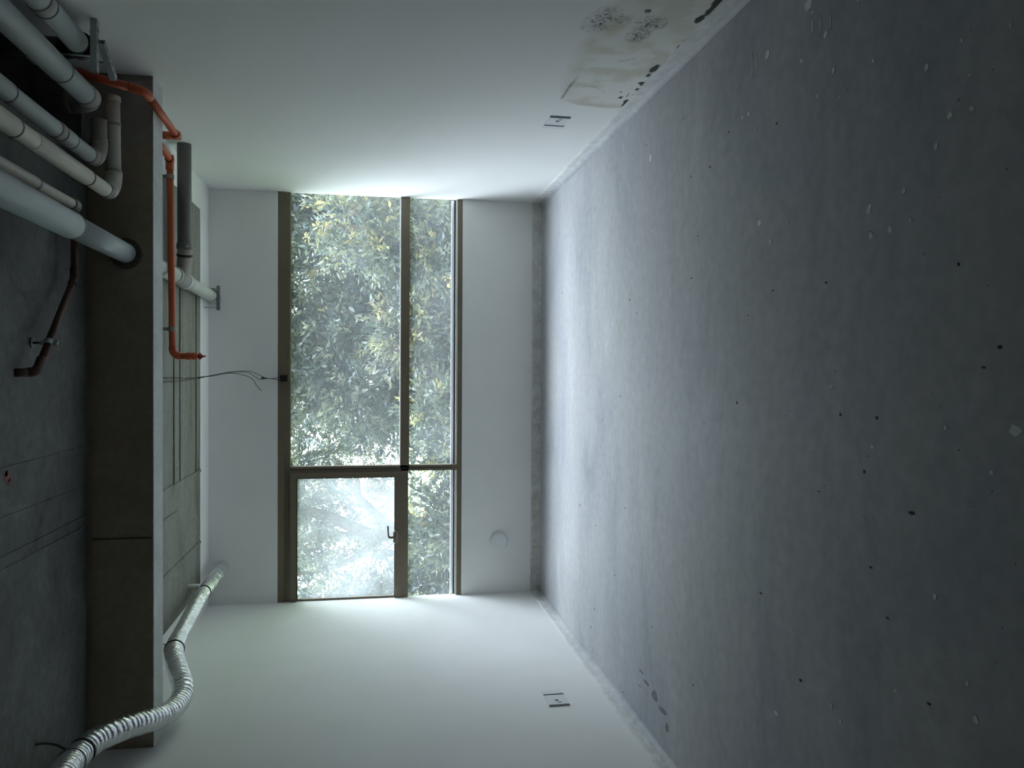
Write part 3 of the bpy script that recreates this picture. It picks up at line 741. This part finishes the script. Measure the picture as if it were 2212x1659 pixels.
rng = np.random.default_rng(11)
def foliage(blobs, leaf, palette, probs, name, parent, seed):
    """blobs: (cx,cy,cz, rx,ry,rz, count). Leaves gather in sprays."""
    g = np.random.default_rng(seed)
    P = []; Dv = []; cols = []
    for (cx, cy, cz, rx, ry, rz, n) in blobs:
        ns = max(1, n // 14)
        u = g.normal(size=(ns, 3)); u /= np.linalg.norm(u, axis=1)[:, None]
        rad = g.uniform(.25, 1.0, (ns, 1)) ** .5
        sc_ = u * rad * np.array([rx, ry, rz]) + np.array([cx, cy, cz])
        sd = u * .5 + g.normal(size=(ns, 3)) * .6 + np.array([0, 0, -.25]); sd /= np.linalg.norm(sd, axis=1)[:, None]
        ci = g.choice(len(palette), ns, p=probs)
        k = 14
        t = g.uniform(0, 1, (ns, k, 1))
        p = sc_[:, None, :] + sd[:, None, :] * t * leaf * 3.2 + g.normal(size=(ns, k, 3)) * leaf * .28
        d = sd[:, None, :] + g.normal(size=(ns, k, 3)) * .55
        P.append(p.reshape(-1, 3)); Dv.append(d.reshape(-1, 3))
        c = np.array(palette)[ci][:, None, :] * g.uniform(.65, 1.3, (ns, k, 1)) * g.uniform(.8, 1.15, (ns, 1, 1))
        cols.append(c.reshape(-1, 3))
    P = np.concatenate(P); Dv = np.concatenate(Dv); cols = np.clip(np.concatenate(cols), 0, .95)
    Dv /= np.linalg.norm(Dv, axis=1)[:, None]
    n = len(P)
    up = g.normal(size=(n, 3)); W = np.cross(Dv, up); W /= np.linalg.norm(W, axis=1)[:, None]
    Nn = np.cross(Dv, W)
    ln = leaf * g.uniform(.7, 1.3, (n, 1)); wd = ln * g.uniform(.13, .22, (n, 1))
    v = np.stack([P, P + Dv * ln * .5 + W * wd + Nn * ln * .06, P + Dv * ln - Nn * ln * .08, P + Dv * ln * .5 - W * wd + Nn * ln * .06], 1).reshape(-1, 3)
    me = bpy.data.meshes.new(name)
    me.vertices.add(4 * n); me.vertices.foreach_set('co', v.astype(np.float32).ravel())
    me.loops.add(4 * n); me.loops.foreach_set('vertex_index', np.arange(4 * n, dtype=np.int32))
    me.polygons.add(n); me.polygons.foreach_set('loop_start', np.arange(0, 4 * n, 4, dtype=np.int32))
    me.update(calc_edges=True)
    a = me.color_attributes.new('tint', 'FLOAT_COLOR', 'POINT')
    cc = np.repeat(np.concatenate([cols, np.ones((n, 1))], 1), 4, axis=0)
    a.data.foreach_set('color', cc.astype(np.float32).ravel())
    me.materials.append(M['leaf'])
    o = bpy.data.objects.new(name, me); C.objects.link(o)
    o.parent = parent; o.location = tuple(-c for c in parent.location)
    o['kind'] = 'stuff'
    return o

GREEN = [(.138, .160, .105), (.086, .114, .086), (.215, .235, .145), (.040, .054, .050), (.38, .34, .13), (.14, .105, .080)]
LEAF, MANY = .78, 1.6     # leaf length and leaf count against the first estimate
def tree(name, label, x, y, trunk, blobs, probs, leaf, seed, group='trees and shrubs outside'):
    t = empty(name, (x, y, -.6), label, 'tree' if 'tree' in name else 'shrub', group)
    for pts, r0, r1 in trunk:
        pp = catmull(pts, 6)
        MB().tube(pp, [(r0 + (r1 - r0) * i / (len(pp) - 1)) * 1.2 for i in range(len(pp))], 10).build('trunk' if r0 > .07 else 'branch', M['bark'], t)
    foliage([b[:6] + (int(b[6] * MANY),) for b in blobs], leaf * LEAF, GREEN, probs, 'foliage', t, seed)
    return t
pg = [.35, .26, .22, .15, .013, .007]
py = [.27, .17, .28, .11, .15, .02]
pb = [.20, .12, .26, .10, .08, .24]
# unseen facade, built tall to keep sky light off the foliage fronts
fac = MB().box(-14, XL - .2, 7.0, 7.3, -.6, 12).box(XR + .2, 14, 7.0, 7.3, -.6, 12).box(XL - .2, XR + .2, 7.2, 7.3, -.6, .70).box(XL - .2, XR + .2, 7.2, 7.3, 2.309, 12)
struct('shading_facade', fac, M['facade'], 'outer face of the building, raised unseen to shade the trees', 'wall')
tree('feathery_tree', 'tall dense green tree behind the middle of the window', .3, 12.6, [([(.3, 12.6, -.6), (.35, 12.6, 1.5), (.2, 12.7, 4.6)], .14, .05)],
     [(.3, 12.5, 1.3, 1.35, .7, 1.7, 13000), (.35, 12.6, 3.5, 1.3, .7, 1.5, 9000)], pg, .15, 21)
tree('feathery_tree', 'broad dense green tree filling the wall end of the window', 2.6, 12.4, [([(2.6, 12.5, -.6), (2.65, 12.5, 1.5), (2.5, 12.5, 4.8)], .14, .05)],
     [(2.7, 12.4, 1.4, 1.3, .8, 1.9, 13000), (2.6, 12.4, 3.7, 1.4, .8, 1.5, 9000)], pg, .15, 22)
tree('yellowing_tree', 'yellow-flecked tree in front of the broad green tree', 1.9, 10.7, [([(1.9, 10.8, -.6), (1.9, 10.8, .7), (1.95, 10.8, 2.2)], .09, .03)],
     [(1.95, 10.7, 1.5, .65, .4, .8, 3200), (1.75, 10.7, .4, .75, .45, .8, 3600)], py, .13, 23)
tree('bronze_shrub', 'brownish shrub below the middle of the window', .55, 11.0, [([(.55, 11.1, -.6), (.55, 11.1, .5), (.6, 11.1, 1.3)], .06, .02)],
     [(.55, 11.0, .95, .5, .35, .55, 2600), (.45, 11.0, .1, .6, .45, .6, 2800)], pb, .13, 24)
tree('yellowing_shrub', 'low yellow-green shrub under the mullion', -.75, 10.6, [([(-.75, 10.7, -.6), (-.75, 10.7, .2), (-.7, 10.7, .8)], .05, .02)],
     [(-.75, 10.6, .3, .62, .45, .75, 3800)], [.32, .2, .24, .12, .11, .01], .13, 25)
tree('branching_tree', 'open tree with forked dark branches behind the opening sash', -2.6, 12.2,
     [([(-2.3, 12.2, -.6), (-2.35, 12.2, .9), (-2.5, 12.2, 1.45), (-2.15, 12.2, 2.3), (-2.0, 12.2, 3.4), (-2.1, 12.2, 4.3)], .11, .04),
      ([(-2.45, 12.2, 1.3), (-2.9, 12.2, 1.9), (-3.1, 12.2, 2.9)], .06, .02), ([(-2.2, 12.2, 2.1), (-2.6, 12.3, 2.6), (-2.65, 12.3, 3.5)], .045, .015),
      ([(-2.4, 12.2, 1.2), (-1.9, 12.1, 1.7), (-1.6, 12.1, 1.75), (-1.3, 12.1, 2.1)], .06, .02), ([(-2.35, 12.2, .9), (-1.9, 12.1, 1.15), (-1.75, 12.1, 1.6)], .05, .02)],
     [(-2.6, 12.2, 3.4, 1.4, .8, 1.3, 6500), (-3.0, 12.2, 1.7, .7, .5, .7, 800), (-1.75, 12.2, 2.5, .6, .5, .5, 1100), (-2.1, 12.2, 1.5, .7, .4, .35, 220)], pg, .14, 26)
tree('leafy_shrub', 'pale green bush below the opening sash', -2.15, 10.6, [([(-2.15, 10.7, -.6), (-2.15, 10.7, .1), (-2.2, 10.7, .7)], .05, .02)],
     [(-2.15, 10.6, .1, .75, .45, .85, 4800)], [.34, .2, .30, .12, .03, .01], .15, 27)
tree('leafy_shrub', 'darker tall bush in the corner beside the pale green bush', -3.2, 10.7, [([(-3.2, 10.7, -.6), (-3.2, 10.7, .4), (-3.15, 10.7, 1.6)], .05, .02)],
     [(-3.15, 10.7, .6, .55, .4, 1.2, 3400), (-3.2, 10.7, 1.9, .4, .35, .6, 1100)], [.22, .34, .12, .28, .03, .01], .15, 28)
for x, y, z, rx, rz, n, sd, lb in ((-7.2, 17.5, 2.2, 1.7, 3.0, 8000, 33, 'hazy tree far beyond the corner bush'), (-3.6, 17.5, 2.4, 1.5, 2.6, 3000, 29, 'hazy tree far behind the forked branches'), (-.5, 17.5, 2.2, 1.5, 3.0, 9000, 30, 'hazy tree far behind the mullion'),
                               (2.7, 17.3, 2.4, 1.6, 3.2, 13000, 31, 'hazy tree far behind the broad green tree'), (5.7, 17.3, 1.6, 1.3, 2.3, 6000, 32, 'hazy tree farthest along beyond the broad green tree')):
    tree('distant_tree', lb, x, y, [([(x, y, -.6), (x, y, 2), (x + .1, y, 4.8)], .15, .05)], [(x, y, z, rx, .9, rz, n)], pg, .2, sd)
